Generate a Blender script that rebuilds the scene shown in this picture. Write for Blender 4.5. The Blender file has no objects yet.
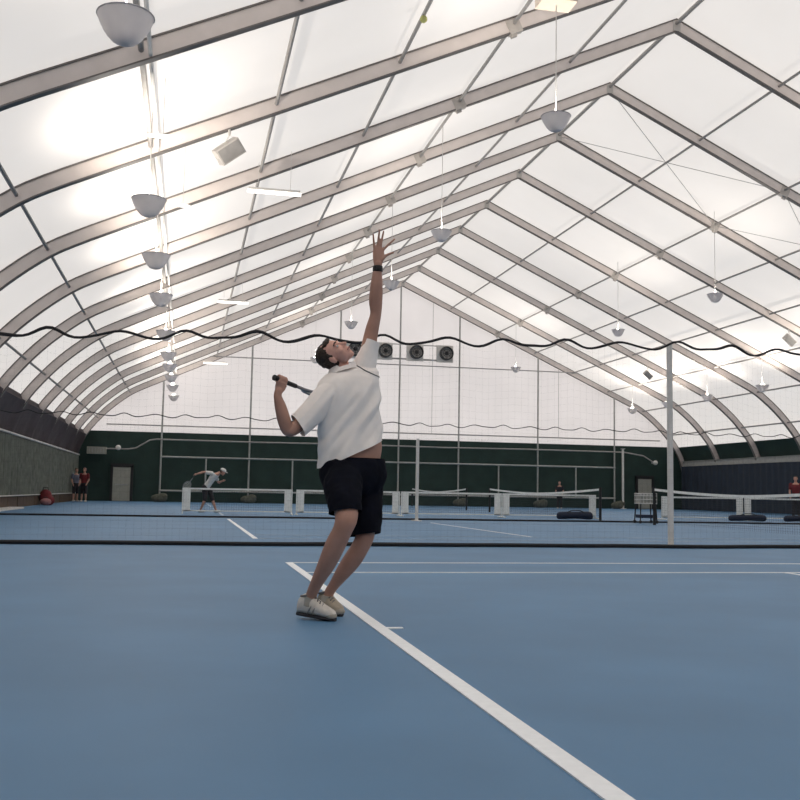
import bpy, bmesh, math, random
from mathutils import Vector, Matrix, noise
random.seed(7)
PI = math.pi
COL = bpy.context.scene.collection
V = Vector

# ------------------------------------------------------------------ materials
def mat(name, col, rough=0.6, metal=0.0, var=0.12, scale=6.0, bump=0.0, bscale=40.0, spec=0.4, trans=0.0, emit=None, estr=0.0, col2=None):
    m = bpy.data.materials.new(name); m.use_nodes = True
    nt = m.node_tree; N = nt.nodes; L = nt.links; N.clear()
    out = N.new('ShaderNodeOutputMaterial')
    b = N.new('ShaderNodeBsdfPrincipled')
    b.inputs['Roughness'].default_value = rough; b.inputs['Metallic'].default_value = metal
    b.inputs['Specular IOR Level'].default_value = spec
    tc = N.new('ShaderNodeTexCoord'); nz = N.new('ShaderNodeTexNoise')
    nz.inputs['Scale'].default_value = scale; nz.inputs['Detail'].default_value = 5
    L.new(tc.outputs['Object'], nz.inputs['Vector'])
    mx = N.new('ShaderNodeMix'); mx.data_type = 'RGBA'
    c2 = col2 or tuple(min(1, c * (1 + var)) for c in col)
    c1 = tuple(c * (1 - var) for c in col) if not col2 else col
    mx.inputs[6].default_value = (*c1, 1); mx.inputs[7].default_value = (*c2, 1)
    mr = N.new('ShaderNodeMapRange'); mr.inputs[1].default_value = .3; mr.inputs[2].default_value = .7
    L.new(nz.outputs['Fac'], mr.inputs[0]); L.new(mr.outputs[0], mx.inputs[0])
    L.new(mx.outputs[2], b.inputs['Base Color'])
    if bump:
        n2 = N.new('ShaderNodeTexNoise'); n2.inputs['Scale'].default_value = bscale; n2.inputs['Detail'].default_value = 3
        L.new(tc.outputs['Object'], n2.inputs['Vector'])
        bp = N.new('ShaderNodeBump'); bp.inputs['Strength'].default_value = bump; bp.inputs['Distance'].default_value = .01
        L.new(n2.outputs['Fac'], bp.inputs['Height']); L.new(bp.outputs[0], b.inputs['Normal'])
    if emit:
        b.inputs['Emission Color'].default_value = (*emit, 1); b.inputs['Emission Strength'].default_value = estr
    if trans:
        tr = N.new('ShaderNodeBsdfTranslucent'); L.new(mx.outputs[2], tr.inputs['Color'])
        ms = N.new('ShaderNodeMixShader'); ms.inputs[0].default_value = trans
        L.new(b.outputs[0], ms.inputs[1]); L.new(tr.outputs[0], ms.inputs[2]); L.new(ms.outputs[0], out.inputs[0])
    else:
        L.new(b.outputs[0], out.inputs[0])
    return m

M = {}
M['membrane'] = mat('white_membrane', (.82, .785, .755), .55, var=.03, scale=.25, trans=.55, spec=.2)
M['gable'] = mat('gable_membrane', (.75, .71, .70), .6, var=.04, scale=.4, trans=.5, spec=.2)
M['floor'] = mat('blue_acrylic_court', (.074, .180, .318), .56, var=.09, scale=.9, bump=.06, bscale=260, spec=.35)
M['line'] = mat('white_court_paint', (.82, .84, .86), .5, var=.04, scale=20)
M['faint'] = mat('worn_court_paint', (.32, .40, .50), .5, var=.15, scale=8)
M['green'] = mat('dark_green_lining', (.012, .032, .026), .75, var=.18, scale=1.2)
M['brown'] = mat('brown_purple_lining', (.072, .056, .060), .8, var=.25, scale=1.5)
M['curtain'] = mat('grey_green_curtain', (.11, .12, .10), .85, var=.3, scale=3)
M['navy'] = mat('navy_curtain', (.014, .022, .036), .8, var=.15, scale=2)
M['board'] = mat('brown_kickboard', (.07, .042, .025), .7, var=.3, scale=3)
M['alu'] = mat('matte_aluminium', (.66, .59, .555), .5, metal=.0, var=.06, scale=2.5)
M['alud'] = mat('dark_aluminium_track', (.15, .135, .125), .55, var=.1)
M['tube'] = mat('grey_purlin_tube', (.30, .285, .27), .5, var=.1)
M['post'] = mat('galvanised_post', (.34, .345, .33), .5, metal=.2, var=.12, scale=4)
M['white'] = mat('white_paint', (.62, .60, .57), .45, var=.06)
M['offw'] = mat('off_white_panel', (.30, .30, .26), .55, var=.1, scale=3)
M['cable'] = mat('grey_cable', (.35, .34, .33), .5)
M['rope'] = mat('black_net_rope', (.012, .012, .014), .7, var=.2)
M['netb'] = mat('dark_netting', (.03, .035, .038), .8, var=.1)
M['tape'] = mat('white_net_tape', (.72, .73, .70), .6, var=.08, scale=9)
M['bowl'] = mat('frosted_lamp_bowl', (.66, .65, .67), .4, var=.03, trans=.45)
M['rim'] = mat('lamp_rim', (.35, .34, .36), .4)
M['bulb'] = mat('lit_bulb', (1, .9, .75), .3, emit=(1, .9, .74), estr=14)
M['glow'] = mat('lit_tube_and_glare', (1, .95, .88), .3, emit=(1, .95, .88), estr=1.6)
M['peach'] = mat('peach_ballast_box', (.72, .60, .50), .5, var=.04)
M['boxg'] = mat('grey_metal_housing', (.50, .47, .44), .5, var=.08)
M['splice'] = mat('steel_splice', (.46, .42, .385), .5, var=.1)
M['blk'] = mat('black_plastic', (.012, .012, .013), .5)
M['darkg'] = mat('dark_grille', (.05, .05, .052), .6)
M['sand'] = mat('ballast_cloth', (.085, .090, .070), .85, var=.3, scale=8)
M['bag'] = mat('navy_bag_fabric', (.010, .016, .036), .8, var=.2, scale=8)
M['skin'] = mat('skin', (.42, .23, .17), .55, var=.10, scale=9, bump=.1, bscale=60)
M['skinf'] = mat('flushed_lit_face_skin', (.68, .37, .29), .5, var=.08, scale=14)  # paler than body skin: flush plus light from above put into the colour
M['shirt'] = mat('off_white_shirt', (.88, .825, .785), .85, var=.04, scale=12, bump=.25, bscale=25, spec=.15)
M['pipe'] = mat('grey_piping', (.16, .15, .15), .8)
M['shorts'] = mat('navy_shorts', (.005, .006, .011), .9, var=.3, scale=10, bump=.3, bscale=20, spec=.08)
M['hair'] = mat('brown_hair', (.030, .018, .012), .6, var=.4, scale=60, bump=.6, bscale=120)
M['shoe'] = mat('cream_shoe_leather', (.66, .61, .55), .55, var=.10, scale=30)
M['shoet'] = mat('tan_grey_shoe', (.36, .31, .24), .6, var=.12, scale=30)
M['sole'] = mat('dark_rubber_sole', (.02, .02, .025), .6)
M['sock'] = mat('cream_sock', (.38, .35, .30), .85)
M['watch'] = mat('black_watch_strap', (.012, .011, .011), .5)
M['grip'] = mat('dark_grip_tape', (.035, .033, .035), .6, var=.3, scale=50)
M['frame'] = mat('grey_racket_frame', (.20, .20, .22), .35, metal=.4)
M['string'] = mat('racket_string', (.6, .6, .55), .5)
M['eye'] = mat('eye_white', (.7, .66, .62), .3)
M['iris'] = mat('dark_iris', (.03, .02, .015), .3)
M['lip'] = mat('lip_skin', (.36, .14, .12), .5)
M['wht'] = mat('white_sports_shirt', (.60, .60, .58), .8, var=.05)
M['blk2'] = mat('dark_clothes', (.016, .014, .018), .8)
M['red'] = mat('red_cloth', (.13, .014, .018), .8, var=.2)
M['pink'] = mat('pink_cloth', (.30, .14, .14), .8, var=.15)
M['blueg'] = mat('grey_blue_cloth', (.12, .13, .17), .8, var=.15)
M['ball'] = mat('yellow_green_felt', (.42, .42, .16), .9)

# ------------------------------------------------------------------ mesh builder
class MB:
    def __init__(s): s.v = []; s.f = []; s.mi = []
    def add(s, vs, fs, mi=0):
        o = len(s.v); s.v += [V(p) for p in vs]; s.f += [[i + o for i in f] for f in fs]; s.mi += [mi] * len(fs); return s
    def box(s, c, d, R=None, mi=0):
        c = V(c); vs = []
        for x in (-1, 1):
            for y in (-1, 1):
                for z in (-1, 1):
                    p = V((x * d[0] / 2, y * d[1] / 2, z * d[2] / 2)); vs.append(c + (R @ p if R else p))
        return s.add(vs, [[0, 1, 3, 2], [4, 6, 7, 5], [0, 4, 5, 1], [2, 3, 7, 6], [0, 2, 6, 4], [1, 5, 7, 3]], mi)
    def rings(s, rs, cap=True, mi=0, closed=False):
        n = len(rs[0]); o = []; fs = []
        for r in rs: o += list(r)
        m = len(rs)
        for i in range(m if closed else m - 1):
            for j in range(n):
                a = i * n + j; b = i * n + (j + 1) % n; k = ((i + 1) % m) * n
                fs.append([a, b, k + (j + 1) % n, k + j])
        if cap and not closed: fs += [list(range(n))[::-1], [(m - 1) * n + j for j in range(n)]]
        return s.add(o, fs, mi)
    def tube(s, pts, r, seg=8, cap=True, mi=0, closed=False):
        pts = [V(p) for p in pts]; n = len(pts); rs = []; pn = None
        for i, p in enumerate(pts):
            if closed: t = pts[(i + 1) % n] - pts[i - 1]
            else: t = pts[min(i + 1, n - 1)] - pts[max(i - 1, 0)]
            t.normalize()
            if pn is None: pn = t.orthogonal().normalized()
            else:
                pn = (pn - t * pn.dot(t))
                pn = pn.normalized() if pn.length > 1e-6 else t.orthogonal().normalized()
            b = t.cross(pn); rr = r[i] if isinstance(r, (list, tuple)) else r
            rs.append([p + pn * (rr * math.cos(2 * PI * k / seg)) + b * (rr * math.sin(2 * PI * k / seg)) for k in range(seg)])
        return s.rings(rs, cap, mi, closed)
    def lathe(s, prof, c=(0, 0, 0), seg=24, mi=0, cap=False, R=None):
        c = V(c); rs = []
        for r, z in prof:
            ring = [V((r * math.cos(2 * PI * k / seg), r * math.sin(2 * PI * k / seg), z)) for k in range(seg)]
            rs.append([c + (R @ q if R else q) for q in ring])
        return s.rings(rs, cap, mi)
    def ell(s, c, r, R=None, seg=16, rn=10, mi=0):
        c = V(c); rs = []
        for i in range(1, rn):
            a = PI * i / rn; ring = []
            for k in range(seg):
                t = 2 * PI * k / seg
                p = V((r[0] * math.sin(a) * math.cos(t), r[1] * math.sin(a) * math.sin(t), r[2] * math.cos(a)))
                ring.append(c + (R @ p if R else p))
            rs.append(ring)
        return s.rings(rs[::-1], True, mi)
    def cat(s, o): return s.add(o.v, o.f)

def cr(P, sub=4):
    """Catmull-Rom through equal-length tuples"""
    P = [tuple(p) for p in P]; n = len(P); out = []
    for i in range(n - 1):
        a, b, c, d = P[max(i - 1, 0)], P[i], P[i + 1], P[min(i + 2, n - 1)]
        for k in range(sub):
            t = k / sub
            out.append(tuple(.5 * ((2 * q) + (-p + r) * t + (2 * p - 5 * q + 4 * r - w) * t * t + (-p + 3 * q - 3 * r + w) * t ** 3) for p, q, r, w in zip(a, b, c, d)))
    out.append(P[-1]); return out

def limb(mb, pts, seg=14, sub=4):
    """pts: (x,y,z,r) ; tapered rounded limb"""
    Q = cr(pts, sub) if len(pts) > 2 else [pts[0], tuple((a + b) / 2 for a, b in zip(*pts)), pts[1]]
    P = [V(q[:3]) for q in Q]; R = [q[3] for q in Q]
    t0 = (P[0] - P[1]).normalized(); t1 = (P[-1] - P[-2]).normalized()
    pre = [(P[0] + t0 * R[0] * k, R[0] * math.sqrt(max(0, 1 - k * k))) for k in (.97, .8, .45)]
    post = [(P[-1] + t1 * R[-1] * k, R[-1] * math.sqrt(max(0, 1 - k * k))) for k in (.45, .8, .97)]
    A = pre + list(zip(P, R)) + post
    mb.tube([a[0] for a in A], [a[1] for a in A], seg); return mb

def hoops(mb, H, seg=28, sub=4, pw=2.0):
    """H: list of (centre, A half vector, B half vector)"""
    flat = [tuple(V(c)) + tuple(V(a)) + tuple(V(b)) for c, a, b in H]
    rs = []
    for q in cr(flat, sub):
        c, a, b = V(q[:3]), V(q[3:6]), V(q[6:9]); ring = []
        for k in range(seg):
            t = 2 * PI * k / seg; x = math.cos(t); y = math.sin(t)
            x = math.copysign(abs(x) ** (2 / pw), x); y = math.copysign(abs(y) ** (2 / pw), y)
            ring.append(c + a * x + b * y)
        rs.append(ring)
    mb.rings(rs); return mb

# ------------------------------------------------------------------ objects
def setp(o, label=None, cat=None, group=None, kind=None):
    if label: o['label'] = label
    if cat: o['category'] = cat
    if group: o['group'] = group
    if kind: o['kind'] = kind
    return o
def rootloc(p):
    loc = V((0, 0, 0))
    while p is not None: loc += p.location; p = p.parent
    return loc
def mesh_of(name, mb, m, off=V((0, 0, 0)), smooth=False):
    me = bpy.data.meshes.new(name)
    me.from_pydata([tuple(p - off) for p in mb.v], [], mb.f)
    for x in (m if isinstance(m, (list, tuple)) else [m]): me.materials.append(x)
    me.polygons.foreach_set('material_index', mb.mi)
    bm = bmesh.new(); bm.from_mesh(me); bmesh.ops.recalc_face_normals(bm, faces=bm.faces); bm.to_mesh(me); bm.free()
    if smooth:
        me.polygons.foreach_set('use_smooth', [True] * len(me.polygons))
        try: me.set_sharp_from_angle(angle=math.radians(42))
        except Exception: pass
    return me
def part(name, mb, m, parent, smooth=False):
    o = bpy.data.objects.new(name, mesh_of(name, mb, m, rootloc(parent), smooth)); COL.objects.link(o); o.parent = parent; return o
def solo(name, mb, m, label=None, cat=None, group=None, kind=None, smooth=False):
    xs = [p.x for p in mb.v]; ys = [p.y for p in mb.v]; zs = [p.z for p in mb.v]
    off = V(((min(xs) + max(xs)) / 2, (min(ys) + max(ys)) / 2, min(zs)))
    o = bpy.data.objects.new(name, mesh_of(name, mb, m, off, smooth)); o.location = off; COL.objects.link(o)
    return setp(o, label, cat, group, kind)
def thing(name, loc, label, cat, group=None, kind=None):
    o = bpy.data.objects.new(name, None); o.empty_display_size = .2; o.location = V(loc); COL.objects.link(o)
    return setp(o, label, cat, group, kind)
def dup(root, loc, label=None, group=None):
    r = root.copy(); COL.objects.link(r); r.location = V(loc)
    if label: r['label'] = label
    if group: r['group'] = group
    for ch in list(root.children):
        c = ch.copy(); COL.objects.link(c); c.parent = r
        for g in list(ch.children):
            d = g.copy(); COL.objects.link(d); d.parent = c
    return r
def fused(name, mb, m, parent, voxel=.006, smooth=4, warp=None, cuts=()):
    me = bpy.data.meshes.new('tmp'); me.from_pydata([tuple(p) for p in mb.v], [], mb.f)
    bm = bmesh.new(); bm.from_mesh(me); bmesh.ops.recalc_face_normals(bm, faces=bm.faces); bm.to_mesh(me); bm.free()
    t = bpy.data.objects.new('tmp', me); COL.objects.link(t)
    r = t.modifiers.new('r', 'REMESH'); r.mode = 'VOXEL'; r.voxel_size = voxel; r.use_smooth_shade = True
    s = t.modifiers.new('s', 'SMOOTH'); s.factor = .5; s.iterations = smooth
    dg = bpy.context.evaluated_depsgraph_get(); dg.update()
    nm = bpy.data.meshes.new_from_object(t.evaluated_get(dg)); nm.name = name
    bpy.data.objects.remove(t); bpy.data.meshes.remove(me)
    off = rootloc(parent)
    if warp:
        ns = [v.normal.copy() for v in nm.vertices]
        for v, n in zip(nm.vertices, ns): v.co = v.co + n * warp(v.co)
    if cuts:
        bm = bmesh.new(); bm.from_mesh(nm)
        for pt, nn, reg in cuts:
            fs = [f for f in bm.faces if reg(f.calc_center_median())]
            geom = list({v for f in fs for v in f.verts}) + list({e for f in fs for e in f.edges}) + fs
            bmesh.ops.bisect_plane(bm, geom=geom, plane_co=V(pt), plane_no=V(nn), clear_outer=True, dist=1e-5)
        bm.to_mesh(nm); bm.free()
    for v in nm.vertices: v.co -= off
    nm.materials.clear(); nm.materials.append(m)
    nm.polygons.foreach_set('use_smooth', [True] * len(nm.polygons))
    o = bpy.data.objects.new(name, nm); COL.objects.link(o); o.parent = parent
    return o
ORD = ['first', 'second', 'third', 'fourth', 'fifth', 'sixth', 'seventh', 'eighth', 'ninth', 'tenth', 'eleventh', 'twelfth', 'thirteenth', 'fourteenth', 'fifteenth']

# ------------------------------------------------------------------ building dimensions
S = 4.57; XR = 13.33; ZR = 14.39; SL = .4599
YW = 61.5
def ribY(k): return (5.4523 + k) * S
curve = cr([(20.0, 1.0), (20.0, 1.8), (19.85, 2.9), (19.4, 4.0), (18.66, 4.98), (17.85, 5.80), (16.85, 6.58), (15.9, 7.08)], 4)
PATH = [(20.0, 0.0)] + curve + [(14.29, ZR - SL * 14.29), (0.0, ZR)]      # (distance from centre, height) foot -> ridge
def offset(path, o):
    out = []
    for i, (d, z) in enumerate(path):
        if i == len(path) - 1:
            out.append((0.0, z + o * math.sqrt(1 + SL * SL))); continue
        a = path[max(i - 1, 0)]; b = path[i + 1]
        tx, tz = b[0] - a[0], b[1] - a[1]; l = math.hypot(tx, tz); tx /= l; tz /= l
        out.append((d + tz * o, z - tx * o if i else 0.0))        # outward: away from the inside
    return out
OUT = .17

def strip(mb, pa, pb, sg, y0, y1):
    """box-section sweep between in-plane paths pa (inner) and pb (outer)"""
    rs = []
    for (d1, z1), (d2, z2) in zip(pa, pb):
        rs.append([V((sg * d1, y0, z1)), V((sg * d2, y0, z2)), V((sg * d2, y1, z2)), V((sg * d1, y1, z1))])
    mb.rings(rs)

# ribs ---------------------------------------------------------------
def make_rib():
    t = thing('arched_rib', (XR, ribY(8), 0), 'x', 'roof rib', 'arched aluminium ribs')
    for sg in (-1, 1):
        mb = MB(); strip(mb, offset(PATH, -.15), offset(PATH, .15), sg, -.06, .06); mb.v = [p + V((XR, ribY(8), 0)) for p in mb.v]
        raf = part('rafter', mb, M['alu'], t, True)
        for nm, a, b, w in (('inner_flange', -.176, -.148, .075), ('outer_flange', .140, .172, .085)):
            mb = MB(); strip(mb, offset(PATH, a), offset(PATH, b), sg, -w, w); mb.v = [p + V((XR, ribY(8), 0)) for p in mb.v]
            part(nm, mb, M['alud'], raf, True)
        mb = MB(); d = 6.4576; z = ZR - SL * d
        R = Matrix.Rotation(sg * math.atan(SL), 3, 'Y')
        mb.box((XR + sg * d, ribY(8), z - .05), (.32, .17, .31), R)
        mb.box((XR + sg * d, ribY(8), z - .24), (.14, .08, .10), R)
        part('splice_plate', mb, M['splice'], t)
    mb = MB(); mb.box((XR, ribY(8), ZR - .04), (.22, .17, .30)); part('ridge_plate', mb, M['boxg'], t)
    return t
rib = make_rib()
rib['label'] = 'arched aluminium roof rib against the far end wall'
for k in range(7, -5, -1):
    n = 8 - k
    if k >= -2: lb = 'arched aluminium roof rib, %s one from the far end wall' % ORD[n]
    else: lb = 'arched aluminium roof rib above the camera, %s one from the far end wall' % ORD[n]
    dup(rib, (XR, ribY(k), 0), lb)

# purlins ------------------------------------------------------------
PD = [0, 3.2692, 6.4576, 9.0824, 11.7447, 14.2906, 16.8462, 18.6579]
def pz(d): return ZR - SL * d if d < 15.8 else (6.58 if d < 17.5 else 4.98)
YA = ribY(-4); YB = ribY(8)
def purlin(name, pts, r, lb): return solo(name, MB().tube(pts, r, 8), M['tube'], lb, 'purlin', 'roof purlins', smooth=True)
purlin('purlin', [(XR, YA, ZR + .04), (XR, YB, ZR + .04)], .06, 'grey tubular purlin running along the roof ridge')
for sg, side in ((-1, 'left'), (1, 'right')):
    for j in range(1, 8):
        d = PD[j]; z = pz(d)
        lb = 'thin grey roof purlin on the %s slope, %s one down from the ridge' % (side, ORD[j - 1])
        if sg < 0 and j == 5:
            p = purlin('purlin', [(XR - d, YA, z + .02), (XR - d, YB, z + .02)], .05, 'grey roof purlin on the left slope, above the left lamp row')
            c = solo('conduit_pipe', MB().tube([(XR - d + .15, YA, z - .05), (XR - d + .15, YB, z - .05)], .035, 8), M['white'], 'pale conduit pipe running beside the purlin over the left lamp row', 'pipe', smooth=True)
        else:
            purlin('purlin', [(XR + sg * d, YA, z + .02), (XR + sg * d, YB, z + .02)], .042, lb)
# wind-bracing cables
def rp(d, sg, k, o=.1): 
    return V((XR + sg * d, ribY(k), pz(d) + o))
for k in (1,):
    for sg, side in ((1, 'right'),):
        for a, b, w in ((0, 2, 'upper'), (2, 4, 'middle'), (4, 6, 'lower')):
            c0 = rp(PD[a], sg, k); t = thing('cross_brace', tuple(c0), 'pair of thin crossed bracing cables on the %s roof slope, %s panel' % (side, w), 'cable', 'roof bracing cables')
            for u, v in ((a, b), (b, a)):
                part('cable', MB().tube([rp(PD[u], sg, k, .0), rp(PD[v], sg, k + 1, .0)], .012, 5), M['cable'], t)

# membrane ceiling, side walls ----------------------------------------
YF = -12.0
OP = offset(PATH, .185)
def sheet(mb, pts, sg, y0, y1, th=.012, ny=2):
    """curtain-like sheet following (d,z) points"""
    nrm = offset(pts, th) if False else [(d + th, z) for d, z in pts]
    rs = []
    for i in range(len(pts)):
        rs.append([V((XR + sg * pts[i][0], y0, pts[i][1])), V((XR + sg * nrm[i][0], y0, nrm[i][1])), V((XR + sg * nrm[i][0], y1, nrm[i][1])), V((XR + sg * pts[i][0], y1, pts[i][1]))])
    mb.rings(rs)
ZC = 4.22
up = [p for p in OP if p[1] > ZC]
i0 = OP.index(up[0]); a = OP[i0 - 1]; b = OP[i0]; tt = (ZC - a[1]) / (b[1] - a[1]); edge = (a[0] + (b[0] - a[0]) * tt, ZC)
up = [edge] + up
low = OP[:i0] + [edge]
mb = MB(); vs = []; 
prof = [(XR - d, z) for d, z in up] + [(XR + d, z) for d, z in up[-2::-1]]
mb.rings([[V((x, YF, z)), V((x, YW + .3, z))] for x, z in prof], cap=False)
mb.f = mb.f[::2]; mb.mi = mb.mi[::2]
cl = solo('ceiling', mb, M['membrane'], kind='structure', smooth=True)
setp(cl, 'white translucent membrane roof stretched over the ribs')
# floor
mb = MB(); mb.box((XR, (YF + YW) / 2 + .2, -.05), (41.2, YW - YF + .9, .1)); fl = solo('floor', mb, M['floor'], 'blue acrylic tennis court floor', kind='structure')
# right wall lining behind the ribs
mb = MB(); sheet(mb, low, 1, YF, YW + .2); solo('wall_right', mb, M['green'], 'dark green side wall lining on the right', kind='structure', smooth=True)
# left wall lining, drawn over the ribs with a soft bulge at each
mb = MB(); ny = 17 * 12; rs = []
inn = [p for p in offset(PATH, -.185)]
lowi = [p for p in inn if p[1] < ZC]
lowi = [(lowi[0][0], 0.0)] + [q for q in lowi[1:] if q[1] < 3.8] + [(19.28, 3.98), (19.40, 4.06), (19.46, ZC + .012)]
for i in range(ny + 1):
    y = YF + (YW + .15 - YF) * i / ny
    ph = ((y / S - 5.4523) % 1.0); ph = min(ph, 1 - ph)
    back = .17 * min(1, max(0, (ph - .06) / .12))
    rs.append([V((XR - d - (back if q < len(lowi) - 3 else back * .3 if q < len(lowi) - 1 else 0), y, z)) for q, (d, z) in enumerate(lowi)])
n = len(lowi); vs = [p for r in rs for p in r]
fs = [[i * n + j, i * n + j + 1, (i + 1) * n + j + 1, (i + 1) * n + j] for i in range(ny) for j in range(n - 1)]
mb.add(vs, fs); solo('wall_left', mb, M['brown'], 'dark brown side wall lining on the left, bulging over the ribs', kind='structure', smooth=True)
# end walls
def gable(y, z0, th=.03):
    pts = [(XR - d, z) for d, z in up] + [(XR + d, z) for d, z in up[-2::-1]]
    mb = MB(); n = len(pts); f = [V((x, y, max(z, z0))) for x, z in pts]; g = [p + V((0, th, 0)) for p in f]
    mb.add(f, [list(range(n))]); mb.f[-1] = mb.f[-1]
    return mb
solo('wall_gable', gable(YW + .22, ZC), M['gable'], 'white translucent end wall under the roof ridge', kind='structure')
def lowwall(y, th=.05):
    mb = MB(); pts = [(XR - d, z) for d, z in low] + [(XR + d, z) for d, z in low[::-1]]
    n = len(pts); f = [V((x, y, z)) for x, z in pts]; g = [p + V((0, th, 0)) for p in f]
    mb.rings([f, g]); return mb
solo('wall_back', lowwall(YW + .2), M['green'], 'dark green lining along the foot of the far end wall', kind='structure')
solo('wall_front', lowwall(YF), M['green'], 'dark green lining behind the camera', kind='structure')
solo('wall_front_gable', gable(YF, ZC), M['gable'], 'white end wall behind the camera', kind='structure')
# kickboard, rails, curtains on the left
XL = -6.30
mb = MB()
for i in range(17):
    y = 25 + i * 2.14
    mb.box((XL + .02 * random.random(), y + 1.05, .20), (.06, 2.06, .40))
solo('trim_1', mb, M['board'], 'low brown kickboard along the foot of the left wall', kind='structure')
def pleats(x, y0, y1, z0, z1, amp, per, th=.01, jit=.3):
    mb = MB(); n = int((y1 - y0) / per * 6); rs = []; ph = 0
    for i in range(n + 1):
        y = y0 + (y1 - y0) * i / n; ph += 2 * PI / 6 * (1 + jit * (random.random() - .5))
        col = []
        for j in range(5):
            z = z0 + (z1 - z0) * j / 4; dx = amp * math.sin(ph) * (1.15 - .35 * j / 4)
            col.append(V((x + dx, y, z)))
        rs.append(col + [p + V((-th, 0, 0)) for p in col[::-1]])
    return mb.rings(rs)
solo('side_curtain', pleats(XL + .02, 24, 60.9, .47, 2.66, .05, .42), M['curtain'], 'pleated grey green curtain hanging along the left wall', 'curtain', smooth=True)
solo('curtain_rail', MB().tube([(XL + .06, 24, 2.72), (XL + .06, 60.9, 2.72)], .045, 8), M['white'], 'pale rail carrying the left wall curtain', 'rail', smooth=True)
solo('lower_rail', MB().tube([(XL + .10, 24, .455), (XL + .10, 60.9, .455)], .022, 6), M['white'], 'thin pale rail under the left wall curtain', 'rail', smooth=True)
mb = MB(); mb.box((XL + .33, 33.5, .03), (.5, 9.0, .06)); solo('floor_strip', mb, M['white'], 'pale strip lying along the foot of the left wall', 'strip')
# right: girt beam and navy curtain
mb = MB(); mb.box((33.02, 36.6, 3.08), (.16, 49, .30)); mb.box((32.98, 36.6, 3.25), (.22, 49, .03)); mb.box((32.98, 36.6, 2.93), (.22, 49, .03))
solo('trim_2', mb, M['post'], 'grey horizontal beam along the right wall', kind='structure')
solo('side_curtain', pleats(32.80, 12, 61.0, .02, 2.90, .03, .6), M['navy'], 'flat navy curtain hanging along the right wall below the beam', 'curtain', smooth=True)

# ------------------------------------------------------------------ end wall frame
YG = 61.28
def topz(x): 
    d = abs(x - XR); return ZR - SL * d - .2
gp = [(-1.53, 'leftmost of the row'), (3.77, 'second from the left'), (9.3, 'just left of the ridge post'), (13.2, 'tallest, under the ridge'), (17.18, 'just right of the fans'), (22.6, 'second from the right'), (28.03, 'rightmost of the row')]
for x, w in gp:
    r_ = .055
    mb = MB().tube([(x, YG, 0), (x, YG, topz(x))], r_, 8); mb.box((x, YG, .02), (.3, .3, .04))
    solo('gable_post', mb, M['post'], 'galvanised end wall post, ' + w, 'post', 'end wall posts', smooth=False)
    mb = MB(); mb.ell((x, 60.75, .22), (.50, .28, .27), seg=20); mb.ell((x + .2, 60.7, .35), (.30, .22, .20), seg=16)
    o = thing('ballast_bag', (x, 60.75, 0), 'ballast bag at the foot of the end wall post, %s' % w.split(',')[0], 'ballast bag', 'ballast bags on post feet')
    fused('bag_body', mb, M['sand'], o, .05, 2)
for z, w in ((2.72, 'upper'), (.68, 'lower')):
    solo('frame_rail', MB().tube([(-1.53, YG - .12, z), (28.03, YG - .12, z)], .055, 8), M['post'], '%s horizontal rail of the tube frame across the dark end wall' % w, 'rail', smooth=True)
for x, w in ((1.16, 'leftmost'), (6.45, 'left of the serving player'), (11.3, 'behind the serving player'), (19.87, 'right of the ridge post'), (25.23, 'rightmost')):
    solo('frame_upright', MB().tube([(x, YG - .12, .70), (x, YG - .12, 2.70)], .05, 8), M['post'], 'short upright of the end wall tube frame, %s' % w, 'upright', 'tube frame uprights', smooth=True)
solo('gable_rail', MB().tube([(.6, YG + .1, 9.02), (26.0, YG + .1, 9.02)], .035, 6), M['cable'], 'thin grey rail across the white end wall just below the fans', 'rail', smooth=True)
solo('gable_rail', MB().tube([(-4.8, YG + .1, 4.62), (31.4, YG + .1, 4.62)], .04, 6), M['cable'], 'thin grey rail across the white end wall just above the green lining', 'rail', smooth=True)
for x, w in ((24.1, 'right'), (15.4, 'left')):
    solo('gable_cable', MB().tube([(x, YG + .14, 4.6), (x, YG + .14, topz(x) + .0)], .015, 5), M['cable'], 'thin vertical cable on the white end wall, the %s one' % w, 'cable', smooth=True)
# stout white post at the right of the end wall
mb = MB().box((28.32, 60.6, 1.98), (.11, .11, 3.96)); mb.box((28.32, 60.6, .02), (.34, .34, .04)); mb.box((28.32, 60.6, 3.97), (.24, .24, .03))
solo('corner_post', mb, M['white'], 'stout pale square post at the right of the dark end wall', 'post')
# horizontal heating pipe with its unit and lamp
mb = MB().tube([(-4.9, YG - .3, 3.12), (-3.5, YG - .3, 3.12), (-3.0, YG - .3, 3.2), (-2.2, YG - .3, 3.70), (-1.8, YG - .3, 3.76), (4, YG - .3, 3.74), (10, YG - .3, 3.78), (16, YG - .3, 3.74), (22, YG - .3, 3.78), (28.6, YG - .3, 3.76), (30.0, YG - .3, 3.55), (30.7, YG - .3, 3.15)], .045, 8)
solo('wall_pipe', mb, M['tube'], 'long grey pipe running across the top of the dark end wall', 'pipe', smooth=True)
t = thing('heater_unit', (-5.25, YG - .32, 2.8), 'pale box heater on the dark end wall, above the people at left', 'heater')
mb = MB().box((-5.25, YG - .32, 3.0), (1.12, .35, .42)); part('housing', mb, M['offw'], t)
mb = MB()
for i in range(6): mb.box((-5.65 + i * .16, YG - .51, 3.0), (.03, .03, .30))
part('vent_grille', mb, M['post'], t)
mb = MB().box((-5.25, YG - .1, 3.0), (.2, .3, .1)); part('wall_bracket', mb, M['post'], t)
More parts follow.
